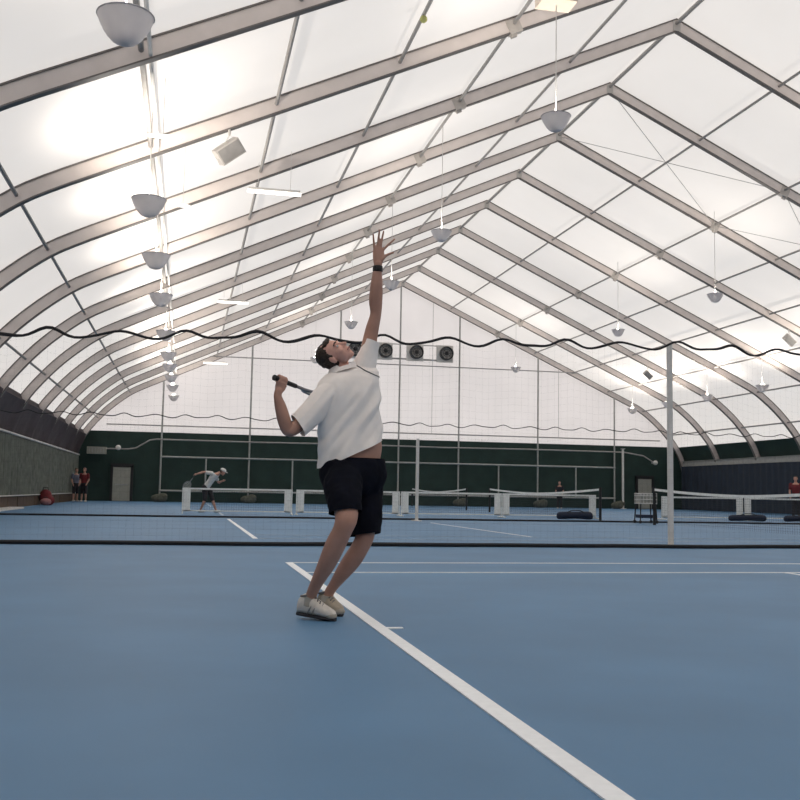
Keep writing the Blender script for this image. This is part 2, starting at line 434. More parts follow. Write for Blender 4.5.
for x, z, w in ((-4.02, 3.19, 'beside the box heater'), (30.8, 3.11, 'above the right door')):
    t = thing('bulkhead_lamp', (x, YG - .3, z), 'small round pale wall lamp on the dark end wall %s' % w, 'lamp', 'round wall lamps')
    part('globe', MB().ell((x, YG - .42, z), (.16, .14, .16), seg=14), M['white'], t, True)
    part('mount', MB().box((x, YG - .2, z), (.18, .42, .12)), M['post'], t)
# doors
for i, (x0, x1, z1, w) in enumerate(((-4.30, -3.28, 2.04, 'left'), (29.85, 30.85, 2.02, 'right'))):
    t = thing('door_%d' % (i + 1), ((x0 + x1) / 2, YW + .1, 0), 'off white door in the dark end wall near the %s corner' % w, 'door', kind='structure')
    part('door_leaf', MB().box(((x0 + x1) / 2, YW + .08, z1 / 2 + .01), (x1 - x0, .06, z1 - .02)), M['offw'], t)
    mb = MB(); mb.box((x0 - .08, YW + .07, z1 / 2 + .05), (.14, .16, z1 + .1)); mb.box((x1 + .08, YW + .07, z1 / 2 + .05), (.14, .16, z1 + .1)); mb.box(((x0 + x1) / 2, YW + .07, z1 + .12), (x1 - x0 + .3, .16, .2))
    part('door_frame', mb, M['blk'], t)
    part('push_bar', MB().box(((x0 + x1) / 2, YW + .02, 1.0), ((x1 - x0) * .7, .05, .07)), M['post'], t)
# fans
for x, w in ((10.25, 'leftmost, half behind the player'), (12.22, 'second from the left'), (14.27, 'third from the left'), (16.27, 'rightmost')):
    z = 9.88; y = YG - .02
    t = thing('exhaust_fan', (x, y, z), 'round dark exhaust fan high on the white end wall, %s' % w, 'fan', 'exhaust fans under the ridge')
    RX = Matrix.Rotation(PI / 2, 3, 'X')
    part('housing', MB().box((x - .08, y + .1, z - .02), (1.12, .1, 1.12)), M['white'], t)
    part('shroud', MB().lathe([(.45, -.06), (.45, .20), (.39, .22), (.39, -.02)], (x, y, z), 24, R=RX), M['darkg'], t, True)
    part('hub', MB().lathe([(0.001, .14), (.11, .13), (.12, -.02), (.001, -.04)], (x, y, z), 14, R=RX), M['blk'], t, True)
    mb = MB()
    for q in range(5):
        a = 2 * PI * q / 5 + .3
        R = Matrix.Rotation(a, 3, 'Y') @ Matrix.Rotation(.5, 3, 'X')
        mb.box(V((x, y, z)) + R @ V((.24, 0, 0)), (.28, .02, .18), R)
    part('blade_set', mb, M['boxg'], t)
    mb = MB()
    for r in (.13, .25, .37): mb.tube([(x + r * math.cos(2 * PI * i / 24), y - .2, z + r * math.sin(2 * PI * i / 24)) for i in range(24)], .012, 5, closed=True)
    for q in range(4):
        a = PI * q / 4; c_ = .41 * math.cos(a); s_ = .41 * math.sin(a); mb.tube([(x - c_, y - .2, z - s_), (x + c_, y - .2, z + s_)], .012, 5)
    part('guard', mb, M['darkg'], t)
mb = MB()
mb.box((13.3, YG + .1, 9.42), (6.9, .1, .10)); mb.box((13.3, YG + .1, 10.36), (6.9, .1, .05)); mb.box((9.87, YG + .1, 9.9), (.06, .1, .95)); mb.box((16.72, YG + .1, 9.9), (.06, .1, .95))
solo('fan_frame', mb, M['cable'], 'thin grey frame around the four exhaust fans', 'frame')

# ------------------------------------------------------------------ lamps
def make_lamp(loc, label, group, cord, wide=.32):
    t = thing('uplight', loc, label, 'hanging lamp', group)
    x, y, z = loc
    s = wide / .32
    pr = [(.020, -.235), (.085, -.228), (.145, -.198), (.200, -.140), (.248, -.068), (.285, .005), (.310, .070), (.318, .10)]
    inn_ = [(r - .008, h + .006) for r, h in pr[::-1]]
    part('bowl', MB().lathe([(r * s, h * s) for r, h in pr + inn_], loc, 28, cap=True), M['bowl'], t, True)
    part('rim', MB().tube([(x + .319 * s * math.cos(2 * PI * i / 28), y + .319 * s * math.sin(2 * PI * i / 28), z + .10 * s) for i in range(28)], .009, 6, closed=True), M['rim'], t, True)
    part('bulb', MB().ell((x, y, z - .02 * s), (.06 * s, .06 * s, .08 * s), seg=12), M['bulb'], t, True)
    mb = MB(); mb.lathe([(.045 * s, -.20 * s), (.045 * s, -.09 * s), (.02, -.07 * s)], loc, 12, cap=True)
    part('lamp_holder', mb, M['boxg'], t, True)
    mb = MB()
    mb.tube([(x - .31 * s, y, z + .09 * s), (x - .10 * s, y, z + .15 * s), (x, y, z + .17 * s), (x + .10 * s, y, z + .15 * s), (x + .31 * s, y, z + .09 * s)], .009, 5)
    mb.tube([(x, y, z + .16 * s), (x, y, z + cord)], .010, 6)
    part('hanger', mb, M['white'], t)
    return t
UP = []
ly = [11.2, 18.5, 23.0, 27.8, 34.3, 39.8, 43.6, 47.8, 52.5, 58.3]
zl = 6.10
XLL = -.87
cordL = (ZR - SL * (XR - XLL)) - zl + .05
L0 = make_lamp((XLL, ly[0], zl), 'largest grey bowl lamp of the left row, nearest the camera', 'bowl lamps of the left row', cordL)
UP.append((XLL, ly[0], zl))
for i, y in enumerate(ly[1:], 1):
    lb = 'grey bowl lamp of the left row, %s from the nearest' % ORD[i] if i < len(ly) - 1 else 'farthest small bowl lamp of the left row, lowest in view'
    dup(L0, (XLL, y, zl), lb); UP.append((XLL, y, zl))
XRR = 27.35
for y, w in ((57.1, 'farthest, touching the last rib'), (52.5, 'just left of the tall pole'), (48.0, 'just right of the tall pole'), (42.8, 'nearest one in view')):
    dup(L0, (XRR, y, 6.25), 'bright small bowl lamp of the right row, %s' % w, 'bowl lamps of the right row'); UP.append((XRR, y, 6.25))
XM = 6.95
M0 = make_lamp((XM, 17.9, 8.27), 'grey bowl lamp on a long white stem near the top centre', 'bowl lamps on long stems', ZR - SL * (XR - XM) - 8.27 + .05, .295)
UP.append((XM, 17.9, 8.27))
for y, w in ((26.9, 'just right of the raised hand'), (34.0, 'beside the raised forearm'), (42.8, 'above the player head'), (55.2, 'left of the player head')):
    dup(M0, (XM, y, 8.27), 'long stemmed bowl lamp of the left middle row, %s' % w); UP.append((XM, y, 8.27))
for y, w in ((32.6, 'the large one at the upper right'), (41.0, 'above the long black rope'), (55.2, 'small one against the end wall')):
    dup(M0, (18.95, y, 8.27), 'long stemmed bowl lamp of the right middle row, %s' % w, 'bowl lamps of the right middle row'); UP.append((18.95, y, 8.27))
# box at the top of the near stem
mb = MB().box((XM, 17.9, 10.83), (.72, .5, .30)); mb.box((XM, 17.9, 11.05), (.10, .10, .40))
solo('ballast_box', mb, M['peach'], 'peach coloured box above the lamp stem at the top edge', 'box')
# uplight beams
for i, (x, y, z) in enumerate(UP + [(XRR, 36.5, 6.25), (XRR, 30.5, 6.25), (18.95, 22.6, 8.27), (XLL, 5.5, zl)]):
    ld = bpy.data.lights.new('lamp_light', 'SPOT'); ld.energy = 700 if z < 7 else 420; ld.color = (1, .92, .82); ld.spot_size = math.radians(158); ld.spot_blend = .8; ld.shadow_soft_size = .12
    lo = bpy.data.objects.new('lamp_light', ld); lo.location = (x, y, z + .11); lo.rotation_euler = (PI, 0, 0); COL.objects.link(lo)
# glowing discs stand in for lamp glare on the ceiling; strip lights follow
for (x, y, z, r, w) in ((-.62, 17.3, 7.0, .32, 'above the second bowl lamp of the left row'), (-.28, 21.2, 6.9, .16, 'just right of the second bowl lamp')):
    t = thing('glare_disc', (x, y, z), 'flat disc standing in for lamp glare %s' % w, 'lamp', 'lamp glare discs')
    part('glow_disc', MB().ell((x, y, z), (r, .07, .035), seg=24, rn=8), M['glow'], t, True)
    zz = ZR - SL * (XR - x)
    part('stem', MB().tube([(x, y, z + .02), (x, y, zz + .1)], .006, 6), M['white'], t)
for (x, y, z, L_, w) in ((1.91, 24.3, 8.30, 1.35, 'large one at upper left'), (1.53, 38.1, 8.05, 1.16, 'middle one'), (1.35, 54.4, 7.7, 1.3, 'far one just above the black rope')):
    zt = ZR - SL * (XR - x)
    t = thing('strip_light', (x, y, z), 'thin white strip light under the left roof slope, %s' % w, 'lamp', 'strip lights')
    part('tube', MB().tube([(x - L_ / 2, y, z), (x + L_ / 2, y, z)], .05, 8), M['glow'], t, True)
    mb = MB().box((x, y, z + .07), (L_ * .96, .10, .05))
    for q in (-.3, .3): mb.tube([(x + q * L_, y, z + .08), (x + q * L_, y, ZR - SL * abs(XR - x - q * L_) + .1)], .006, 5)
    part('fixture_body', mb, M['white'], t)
# tilted boxes under ribs
for (x, k, w, s) in ((.62, -1, 'under the left slope near the camera', 1), (26.0, 3, 'at the right edge', .9), (26.0, 6, 'smallest, near the tall pole', .9)):
    y = ribY(k) - .1; zr = ZR - SL * abs(XR - x)
    t = thing('box_speaker', (x, y, zr - .72), 'grey tilted box speaker hanging from a rib %s' % w, 'speaker', 'tilted box speakers')
    R = Matrix.Rotation(math.radians(-38 if x < XR else 40), 3, 'Y') @ Matrix.Rotation(math.radians(25), 3, 'X')
    part('cabinet', MB().box((x, y, zr - .68), (.56 * s, .34, .34 * s), R), M['boxg'], t)
    part('front_grille', MB().box(V((x, y, zr - .68)) + R @ V((0, -.175, 0)), (.50 * s, .02, .29 * s), R), M['tube'], t)
    mb = MB(); c_ = V((x, y, zr - .68)); mb.tube([c_ + R @ V((-.29 * s, 0, 0)), c_ + V((0, 0, .36)), c_ + R @ V((.29 * s, 0, 0))], .014, 6); mb.tube([c_ + V((0, 0, .35)), (x, y + .1, zr - .10)], .03, 6)
    part('yoke', mb, M['white'], t)
solo('tennis_ball', MB().ell((4.24, 18.05, 10.125), (.075, .075, .075), seg=12), M['ball'], 'yellow green ball caught under a thin purlin near the top edge', 'ball', smooth=True)

# ------------------------------------------------------------------ court markings
def cline(x0, x1, y0, y1, lb, m='line', z=.006):
    solo('court_line', MB().box(((x0 + x1) / 2, (y0 + y1) / 2, z / 2), (x1 - x0, y1 - y0, z)), M[m], lb, 'court line', 'painted court lines')
XB = 1.197; w = .041
courts = [(5.99, 'nearest'), (22.5, 'second'), (37.2, 'third'), (52.2, 'farthest')]
for i, (yc, nm) in enumerate(courts):
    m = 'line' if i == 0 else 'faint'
    y0, y1 = yc - 5.485, yc + 5.485
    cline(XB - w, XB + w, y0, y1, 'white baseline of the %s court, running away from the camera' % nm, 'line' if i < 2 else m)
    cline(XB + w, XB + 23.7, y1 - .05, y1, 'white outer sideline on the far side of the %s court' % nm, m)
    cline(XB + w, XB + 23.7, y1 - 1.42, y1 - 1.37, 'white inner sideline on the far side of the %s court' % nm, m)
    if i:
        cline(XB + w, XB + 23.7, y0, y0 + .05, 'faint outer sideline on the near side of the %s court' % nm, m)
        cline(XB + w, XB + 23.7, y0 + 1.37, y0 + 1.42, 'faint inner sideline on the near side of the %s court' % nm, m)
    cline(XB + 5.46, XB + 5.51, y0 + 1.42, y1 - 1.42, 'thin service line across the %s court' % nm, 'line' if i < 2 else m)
    if i == 0: cline(XB + w, XB + w + .10, yc - .025, yc + .025, 'short white centre mark on the nearest baseline')

# ------------------------------------------------------------------ divider nets
def wave(x, per, amp, ph): 
    u = (x + ph) / per * 2 * PI; return amp * (.42 * math.cos(u) + .10 * math.cos(u * 1.618 + 1) + .06 * math.cos(2 * u))
def divider(name, Y, x0, x1, ztop, amp, per, rt, rb, label, wob):
    t = thing(name, ((x0 + x1) / 2, Y, 0), label, 'divider net')
    n = int((x1 - x0) / .08)
    f = lambda x: ztop(x) + wave(x, per, amp, .06) + .025 * noise.noise(V((x * .9, Y, 1)))
    g = lambda x: Y + wob * noise.noise(V((x * .45, Y, 7)))
    part('top_rope', MB().tube([(x0 + (x1 - x0) * i / n, g(x0 + (x1 - x0) * i / n), f(x0 + (x1 - x0) * i / n)) for i in range(n + 1)], [rt * (.75 + .5 * abs(noise.noise(V((i * .11, Y, 3))))) for i in range(n + 1)], 6), M['rope'], t, True)
    part('bottom_rope', MB().tube([(x0 + (x1 - x0) * i / n, g(x0 + (x1 - x0) * i / n), rb) for i in range(n + 1)], rb, 6), M['rope'], t, True)
    mb = MB(); sp = .11; k = int((x1 - x0) / sp)
    for i in range(k + 1):
        x = x0 + i * sp; y = g(x); mb.tube([(x, y, rb), (x, y, f(x))], .0004, 3, cap=False)
    for j in range(1, 29):
        mb.tube([(x0 + (x1 - x0) * i / 80, g(x0 + (x1 - x0) * i / 80), rb + (f(x0 + (x1 - x0) * i / 80) - rb) * j / 29) for i in range(81)], .0004, 3, cap=False)
    nt = part('netting', mb, M['netb'], t)
    return t
divider('divider_net', 14.92, -6.0, 32.6, lambda x: 3.06 + .028 * (x + 2) - (.0 if x < 8 else .02 * (x - 8)), .14, 1.0, .026, .032, 'long divider net hung across the hall behind the player, under a wavy black rope', .42)
divider('divider_net', 29.3, -5.9, 32.6, lambda x: 2.92, .10, .88, .016, .028, 'second divider net farther back, under a thin wavy dark rope', .35)
mb = MB().tube([(7.91, 15.0 + .10, .02), (7.91, 15.10, 3.40)], .050, 12); mb.lathe([(.14, 0), (.14, .02), (.055, .03)], (7.91, 15.10, 0), 16, cap=True)
solo('divider_pole', mb, M['white'], 'tall pale pole holding up the near divider net on the right', 'pole', 'divider net poles', smooth=True)
mb = MB().tube([(6.68, 28.3, .02), (6.68, 28.3, 2.42)], .050, 10); mb.lathe([(.16, 0), (.16, .02), (.06, .03)], (6.68, 28.3, 0), 16, cap=True)
solo('divider_pole', mb, M['white'], 'shorter pale pole standing right of the player in front of the second divider net', 'pole', 'divider net poles', smooth=True)

# ------------------------------------------------------------------ tennis nets along the courts
XN = 13.62
def court_net(y0, y1, label):
    t = thing('tennis_net', (XN, (y0 + y1) / 2, 0), label, 'tennis net', 'full size tennis nets')
    L_ = y1 - y0; zt = lambda y: .915 + .165 * (abs((y - (y0 + y1) / 2)) / (L_ / 2)) ** 1.6
    for y in (y0, y1):
        p = part('net_post', MB().tube([(XN, y, 0), (XN, y, 1.12)], .045, 10), M['blk'], t, True)
    pts = [y0 + L_ * i / 30 for i in range(31)]
    mb = MB(); rs = []
    for y in pts: rs.append([V((XN - .012, y, zt(y))), V((XN + .012, y, zt(y))), V((XN + .012, y, zt(y) - .07)), V((XN - .012, y, zt(y) - .07))])
    mb.rings(rs); part('headband', mb, M['tape'], t)
    mb = MB(); k = int(L_ / .09)
    for i in range(1, k): y = y0 + i * L_ / k; mb.tube([(XN, y, .03), (XN, y, zt(y) - .05)], .002, 3, cap=False)
    for j in range(1, 14): mb.tube([(XN, y, .03 + (zt(y) - .08) * j / 14) for y in pts], .002, 3, cap=False)
    part('netting', mb, M['netb'], t)
court_net(17.4, 27.0, 'full size net of the second court with a black post and white headband, at right')
court_net(30.9, 43.2, 'full size net of the third court sagging behind the small nets, right of centre')
court_net(47.0, 59.0, 'farthest full size net, seen right of the pale short pole')
# mini nets
def mini_net(x0, x1, Y, label):
    t = thing('mini_net', ((x0 + x1) / 2, Y, 0), label, 'practice net', 'row of small practice nets')
    H = .86
    for x in (x0, x1):
        fr = part('upright', MB().tube([(x, Y, .02), (x, Y, H)], .022, 8), M['tape'], t, True)
        part('foot', MB().tube([(x, Y - .35, .02), (x, Y + .35, .02)], .02, 8), M['tape'], t, True)
    for x in (x0 + .14, x1 - .14):
        part('side_band', MB().box((x, Y, .46), (.22, .012, .76)), M['tape'], t)
    part('headband', MB().box(((x0 + x1) / 2, Y, H - .03), (x1 - x0, .015, .06)), M['tape'], t)
    part('lower_band', MB().box(((x0 + x1) / 2, Y, .10), (x1 - x0, .012, .035)), M['tape'], t)
    mb = MB(); k = int((x1 - x0) / .08)
    for i in range(1, k): x = x0 + i * (x1 - x0) / k; mb.tube([(x, Y, .08), (x, Y, H - .03)], .0025, 3, cap=False)
    for j in range(1, 10): mb.tube([(x0, Y, .08 + j * .078), (x1, Y, .08 + j * .078)], .0025, 3, cap=False)
    part('netting', mb, M['netb'], t)
for x0, x1, w in ((-.08, 3.55, 'leftmost, in front of the bending player'), (3.72, 7.30, 'passing behind the serving player'), (7.38, 11.02, 'between the short pale pole and the third net'), (11.08, 14.62, 'middle right, ending at the black net post'), (17.25, 20.55, 'behind the tall pole at right'), (20.66, 24.1, 'rightmost, cut by the frame')):
    mini_net(x0, x1, 33.6, 'low practice net with white bands, ' + w)
# bags and ball cart
def bag(x, y, L_, r, lb):
    t = thing('net_bag', (x, y, 0), lb, 'bag', 'long navy bags on the floor')
    mb = MB(); hoops(mb, [((x - L_ / 2, y, r * .7), (0, r * .4, 0), (0, 0, r * .4)), ((x - L_ * .42, y, r * .9), (0, r * .95, 0), (0, 0, r * .85)), ((x, y, r), (0, r * 1.05, 0), (0, 0, r * .8)), ((x + L_ * .42, y, r * .95), (0, r, 0), (0, 0, r * .9)), ((x + L_ / 2, y, r * .7), (0, r * .4, 0), (0, 0, r * .4))], 16)
    for p in mb.v: p.z = max(p.z, .005)
    part('bag_body', mb, M['bag'], t, True)
    part('strap', MB().tube([(x - L_ * .25, y - r * .6, r * 1.6), (x - .15, y - r * .8, r * 2.1), (x + .15, y - r * .8, r * 2.1), (x + L_ * .25, y - r * .6, r * 1.6)], .018, 6), M['blk'], t)
bag(13.2, 32.1, 1.3, .15, 'long navy bag lying at the right end of the middle practice net')
bag(20.2, 32.7, 1.5, .13, 'long navy bag lying where the two rightmost practice nets meet')
bag(22.2, 32.6, 1.1, .13, 'navy bag lying in front of the rightmost practice net')
t = thing('ball_cart', (14.15, 28.6, 0), 'pale ball cart on dark legs left of the black net post', 'cart')
cx, cy = 14.13, 28.6
mb = MB()
for a, b in (((-.28, -.2), (.28, -.2)), ((.28, -.2), (.28, .2)), ((.28, .2), (-.28, .2)), ((-.28, .2), (-.28, -.2))):
    for z in (.62, .74, .86, .93): mb.tube([(cx + a[0], cy + a[1], z), (cx + b[0], cy + b[1], z)], .012, 5)
    for q in range(6):
        u = q / 5; mb.tube([(cx + a[0] * (1 - u) + b[0] * u, cy + a[1] * (1 - u) + b[1] * u, .62), (cx + a[0] * (1 - u) + b[0] * u, cy + a[1] * (1 - u) + b[1] * u, .93)], .008, 5)
mb.box((cx, cy, .62), (.56, .4, .02)); part('basket', mb, M['white'], t)
part('liner', MB().box((cx, cy, .75), (.52, .36, .24)), M['offw'], t)
for sx in (-1, 1):
    for sy in (-1, 1):
        part('leg', MB().tube([(cx + sx * .25, cy + sy * .18, .62), (cx + sx * .28, cy + sy * .2, .05)], .02, 6), M['blk'], t)
        part('caster', MB().lathe([(.001, -.02), (.05, -.02), (.05, .02), (.001, .02)], (cx + sx * .28, cy + sy * .2, .05), 12, R=Matrix.Rotation(PI / 2, 3, 'X')), M['blk'], t)
part('lower_shelf', MB().box((cx, cy, .22), (.5, .36, .10)), M['bag'], t)
# red holdall by left wall
t = thing('red_bag', (-6.0, 45.5, 0), 'red bag standing by the foot of the left wall', 'bag')
mb = MB(); mb.ell((-5.98, 45.5, .34), (.28, .24, .36)); mb.ell((-5.85, 45.4, .20), (.28, .22, .22)); fused('bag_body', mb, M['red'], t, .04, 3)
part('handle', MB().tube([(-6.12, 45.45, .58), (-6.08, 45.45, .76), (-5.9, 45.45, .76), (-5.85, 45.45, .58)], .02, 6), M['blk'], t)
t = thing('pink_bag', (-5.72, 43.6, 0), 'pale pink bag lying on the floor beside the red bag', 'bag')
mb = MB(); mb.ell((-5.72, 43.6, .17), (.24, .18, .15)); fused('bag_body', mb, M['pink'], t, .03, 3)
part('handle', MB().tube([(-5.82, 43.6, .24), (-5.78, 43.6, .36), (-5.66, 43.6, .36), (-5.62, 43.6, .24)], .015, 6), M['blk'], t)
# ------------------------------------------------------------------ people
def head_mb(mb, c, Rm, s=1.0):
    """Rm columns: right, forward, up"""
    c = V(c); T = lambda x, y, z: c + Rm @ V((x * s, y * s, z * s)); E = lambda p, r: mb.ell(T(*p), tuple(q * s for q in r), Rm, 18, 12)
    E((0, -.012, .028), (.077, .096, .084)); E((0, .030, -.030), (.062, .060, .075)); E((0, .045, -.082), (.036, .034, .030))
    E((0, .058, -.098), (.020, .020, .017)); E((0, .02, -.070), (.054, .050, .032))
    for q in (-1, 1):
        E((q * .034, .060, -.030), (.022, .020, .024)); E((q * .079, -.006, -.008), (.010, .018, .031)); E((q * .022, .076, .026), (.024, .012, .008))
    def lm(pts): limb(mb, [tuple(T(*p[:3])) + (p[3] * s,) for p in pts], 10, 3)
    lm([(0, .078, .020, .008), (0, .094, -.008, .010), (0, .106, -.028, .013)]); lm([(-.016, .090, -.032, .008), (.016, .090, -.032, .008)])
    lm([(-.024, .078, -.056, .007), (0, .086, -.055, .008), (.024, .078, -.056, .007)]); lm([(-.018, .078, -.067, .007), (0, .084, -.068, .008), (.018, .078, -.067, .007)])

def basis(fwd, up):
    f_ = V(fwd).normalized(); u = V(up); u = (u - f_ * u.dot(f_)).normalized(); r = f_.cross(u).normalized()
    return Matrix((r, f_, u)).transposed()

def hair_part(parent, c, Rm, s, m, vox=.006):
    c = V(c); mb = MB()
    mb.ell(c + Rm @ V((0, -.026 * s, .036 * s)), (.083 * s, .092 * s, .084 * s), Rm, 20, 14)
    mb.ell(c + Rm @ V((0, -.050 * s, -.005 * s)), (.074 * s, .062 * s, .080 * s), Rm, 20, 14)
    mb.ell(c + Rm @ V((0, .040 * s, .084 * s)), (.056 * s, .036 * s, .022 * s), Rm, 16, 10)
    for q in (-1, 1): mb.ell(c + Rm @ V((q * .074 * s, -.005 * s, .018 * s)), (.010 * s, .022 * s, .035 * s), Rm, 12, 8)
    return fused('hair', mb, m, parent, vox, 2, warp=lambda p: .005 * s * noise.noise(p * 70) + .004 * s * noise.noise(p * 25))

# ---- the serving player
P0 = thing('person', (.95, 6.5, 0), 'serving player in white shirt and dark shorts reaching one arm straight up', 'person')
b = MB()
HC = V((.972, 6.66, 1.775)); HR = basis((.30, -.60, .74), (-.86, .02, .50))
head_mb(b, HC, HR, 1.04)
limb(b, [(1.05, 6.68, 1.56, .062), (1.035, 6.68, 1.64, .057), (1.02, 6.685, 1.71, .056)])
# torso
hoops(b, [((1.12, 6.62, .86), (.13, .06, 0), (-.05, .10, 0)), ((1.12, 6.62, .96), (.150, .07, 0), (-.055, .115, 0)), ((1.135, 6.63, 1.06), (.162, .05, .01), (-.05, .110, 0)), ((1.145, 6.64, 1.15), (.160, .05, .02), (-.05, .105, 0)),
          ((1.10, 6.65, 1.28), (.160, .05, .03), (-.05, .105, 0)), ((1.08, 6.66, 1.42), (.175, .06, .06), (-.05, .105, 0)), ((1.07, 6.67, 1.53), (.165, .08, .10), (-.04, .09, 0)), ((1.06, 6.68, 1.61), (.10, .05, .07), (-.03, .065, 0))], 30)
# left (raised) arm
limb(b, [(1.14, 6.71, 1.60, .062), (1.205, 6.72, 1.74, .060), (1.225, 6.72, 1.88, .052), (1.242, 6.71, 1.98, .047), (1.262, 6.70, 2.08, .040), (1.258, 6.69, 2.17, .048), (1.259, 6.675, 2.28, .044), (1.262, 6.665, 2.39, .031), (1.263, 6.66, 2.43, .029)])
hoops(b, [((1.263, 6.66, 2.41), (.026, 0, 0), (0, .017, 0)), ((1.264, 6.66, 2.45), (.036, 0, 0), (0, .017, 0)), ((1.266, 6.66, 2.50), (.042, 0, 0), (0, .015, 0)), ((1.267, 6.66, 2.545), (.040, 0, 0), (0, .011, 0))], 18)
for q in ([(1.236, 6.66, 2.535, .0095), (1.229, 6.655, 2.585, .0085), (1.222, 6.645, 2.635, .0070)],
          [(1.258, 6.66, 2.545, .0100), (1.262, 6.653, 2.605, .0090), (1.264, 6.640, 2.668, .0072)],
          [(1.279, 6.66, 2.545, .0100), (1.287, 6.655, 2.605, .0090), (1.296, 6.645, 2.662, .0072)],
          [(1.296, 6.66, 2.530, .0100), (1.333, 6.655, 2.570, .0090), (1.376, 6.645, 2.612, .0072)],
          [(1.285, 6.655, 2.455, .013), (1.318, 6.650, 2.490, .011), (1.352, 6.642, 2.508, .0090), (1.368, 6.640, 2.512, .0075)]):
    limb(b, q, 10, 4)
# right arm
limb(b, [(.98, 6.62, 1.52, .070), (.89, 6.585, 1.45, .062), (.78, 6.55, 1.33, .052), (.690, 6.525, 1.240, .043), (.648, 6.52, 1.232, .040), (.625, 6.515, 1.29, .045), (.597, 6.508, 1.38, .040), (.575, 6.502, 1.45, .028), (.578, 6.50, 1.485, .027)], sub=5)
BU = V((.55, 6.49, 1.575)); U_ = V((.27, .235, -.062)).normalized()
W_ = (V((0, 0, 1)) - U_ * U_.z).normalized(); Q_ = U_.cross(W_).normalized()
def ha(s_, a, r): return BU + U_ * s_ + (W_ * math.cos(a) + Q_ * math.sin(a)) * r
# palm wraps camera side/below; fingers curl over the top
hoops(b, [((.580, 6.497, 1.475), (.024, .010, 0), (-.006, .016, 0)), (tuple(BU + U_ * .055 + V((0, -.012, -.055))), (.036, .024, -.008), (-.008, .015, 0)), (tuple(BU + U_ * .062 + V((0, -.028, -.018))), (.038, .028, -.008), (-.006, .013, 0))], 16)
cam_side = math.atan2((V((0, -1, 0))).dot(Q_), (V((0, -1, 0))).dot(W_))
sgn = 1 if math.sin(cam_side) > 0 else -1
for i, s_ in enumerate((.028, .048, .068, .088)):
    pts = []
    for j in range(8):
        a = sgn * (PI * .78 - PI * 1.45 * j / 7)
        q = ha(s_ + .002 * j, a, .026); pts.append(tuple(q) + (.0098 - .0003 * j,))
    limb(b, pts, 10, 2)
limb(b, [tuple(ha(.085, sgn * PI * .8, .028)) + (.012,), tuple(ha(.105, sgn * PI * .95, .027)) + (.011,), tuple(ha(.125, -sgn * PI * .9, .025)) + (.0085,)], 10, 4)
# legs
limb(b, [(1.04, 6.54, .93, .095), (1.025, 6.43, .84, .090), (1.015, 6.30, .74, .082), (1.008, 6.225, .66, .073), (.985, 6.225, .585, .063), (.948, 6.265, .49, .066), (.905, 6.32, .37, .058), (.856, 6.39, .25, .042), (.826, 6.44, .16, .036), (.818, 6.455, .10, .037)], 18, 5)
limb(b, [(1.20, 6.68, .92, .095), (1.20, 6.63, .80, .086), (1.197, 6.56, .66, .074), (1.185, 6.52, .54, .064), (1.155, 6.53, .46, .060), (1.112, 6.56, .38, .062), (1.062, 6.60, .30, .053), (1.010, 6.65, .21, .037), (.978, 6.68, .15, .034), (.965, 6.69, .09, .034)], 18, 5)
limb(b, [(.818, 6.46, .09, .034), (.87, 6.43, .055, .036), (.93, 6.41, .04, .032)], 14)
limb(b, [(.965, 6.70, .09, .034), (.98, 6.68, .055, .036), (1.00, 6.66, .045, .032)], 14)
body = fused('body', b, M['skin'], P0, .0055, 3)
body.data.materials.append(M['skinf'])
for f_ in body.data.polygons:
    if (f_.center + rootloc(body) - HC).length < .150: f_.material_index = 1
# eyes, brows, lips
for q in (-1, 1):
    T = lambda x, y, z: HC + HR @ (V((x, y, z)) * 1.04)
    e = part('eye', MB().ell(T(q * .030, .0775, .008), (.013, .008, .008), HR, 12, 8), M['eye'], P0, True)
    part('iris', MB().ell(T(q * .030, .083, .009), (.006, .004, .006), HR, 10, 6), M['iris'], e, True)
    part('eyebrow', MB().tube([T(q * .014, .090, .030), T(q * .032, .088, .036), T(q * .050, .074, .030)], .0045, 6), M['hair'], P0, True)
part('lips', MB().tube([T(-.023, .084, -.0615), T(0, .0935, -.0615), T(.023, .084, -.0615)], .005, 6), M['lip'], P0, True)
hair_part(P0, HC, HR, 1.04, M['hair'], .005)
# shirt
sh = MB()
Bv = lambda A, dep: tuple(V((-A[1], A[0], 0)).normalized() * dep)
def ring(l, r, dep):
    l = V(l); r = V(r); A = (r - l) / 2; return (tuple((l + r) / 2), tuple(A), Bv(A, dep))
hoops(sh, [ring((.885, 6.59, .90), (1.322, 6.66, 1.04), .150), ring((.872, 6.60, 1.03), (1.318, 6.66, 1.17), .152), ring((.868, 6.61, 1.21), (1.312, 6.67, 1.27), .142), ring((.862, 6.61, 1.345), (1.305, 6.68, 1.39), .138),
           ring((.850, 6.60, 1.46), (1.30, 6.70, 1.52), .132), ring((.858, 6.61, 1.555), (1.29, 6.72, 1.63), .118), ring((.905, 6.64, 1.62), (1.275, 6.73, 1.69), .095), ring((.96, 6.67, 1.66), (1.20, 6.71, 1.70), .066)], 36, 4, 2.3)
limb(sh, [(1.14, 6.71, 1.60, .088), (1.195, 6.72, 1.72, .080), (1.225, 6.72, 1.82, .064), (1.243, 6.715, 1.90, .058), (1.25, 6.712, 1.95, .056)], 18)
limb(sh, [(.98, 6.62, 1.52, .090), (.905, 6.59, 1.47, .088), (.825, 6.565, 1.37, .086), (.755, 6.548, 1.295, .082), (.68, 6.53, 1.22, .078)], 18)
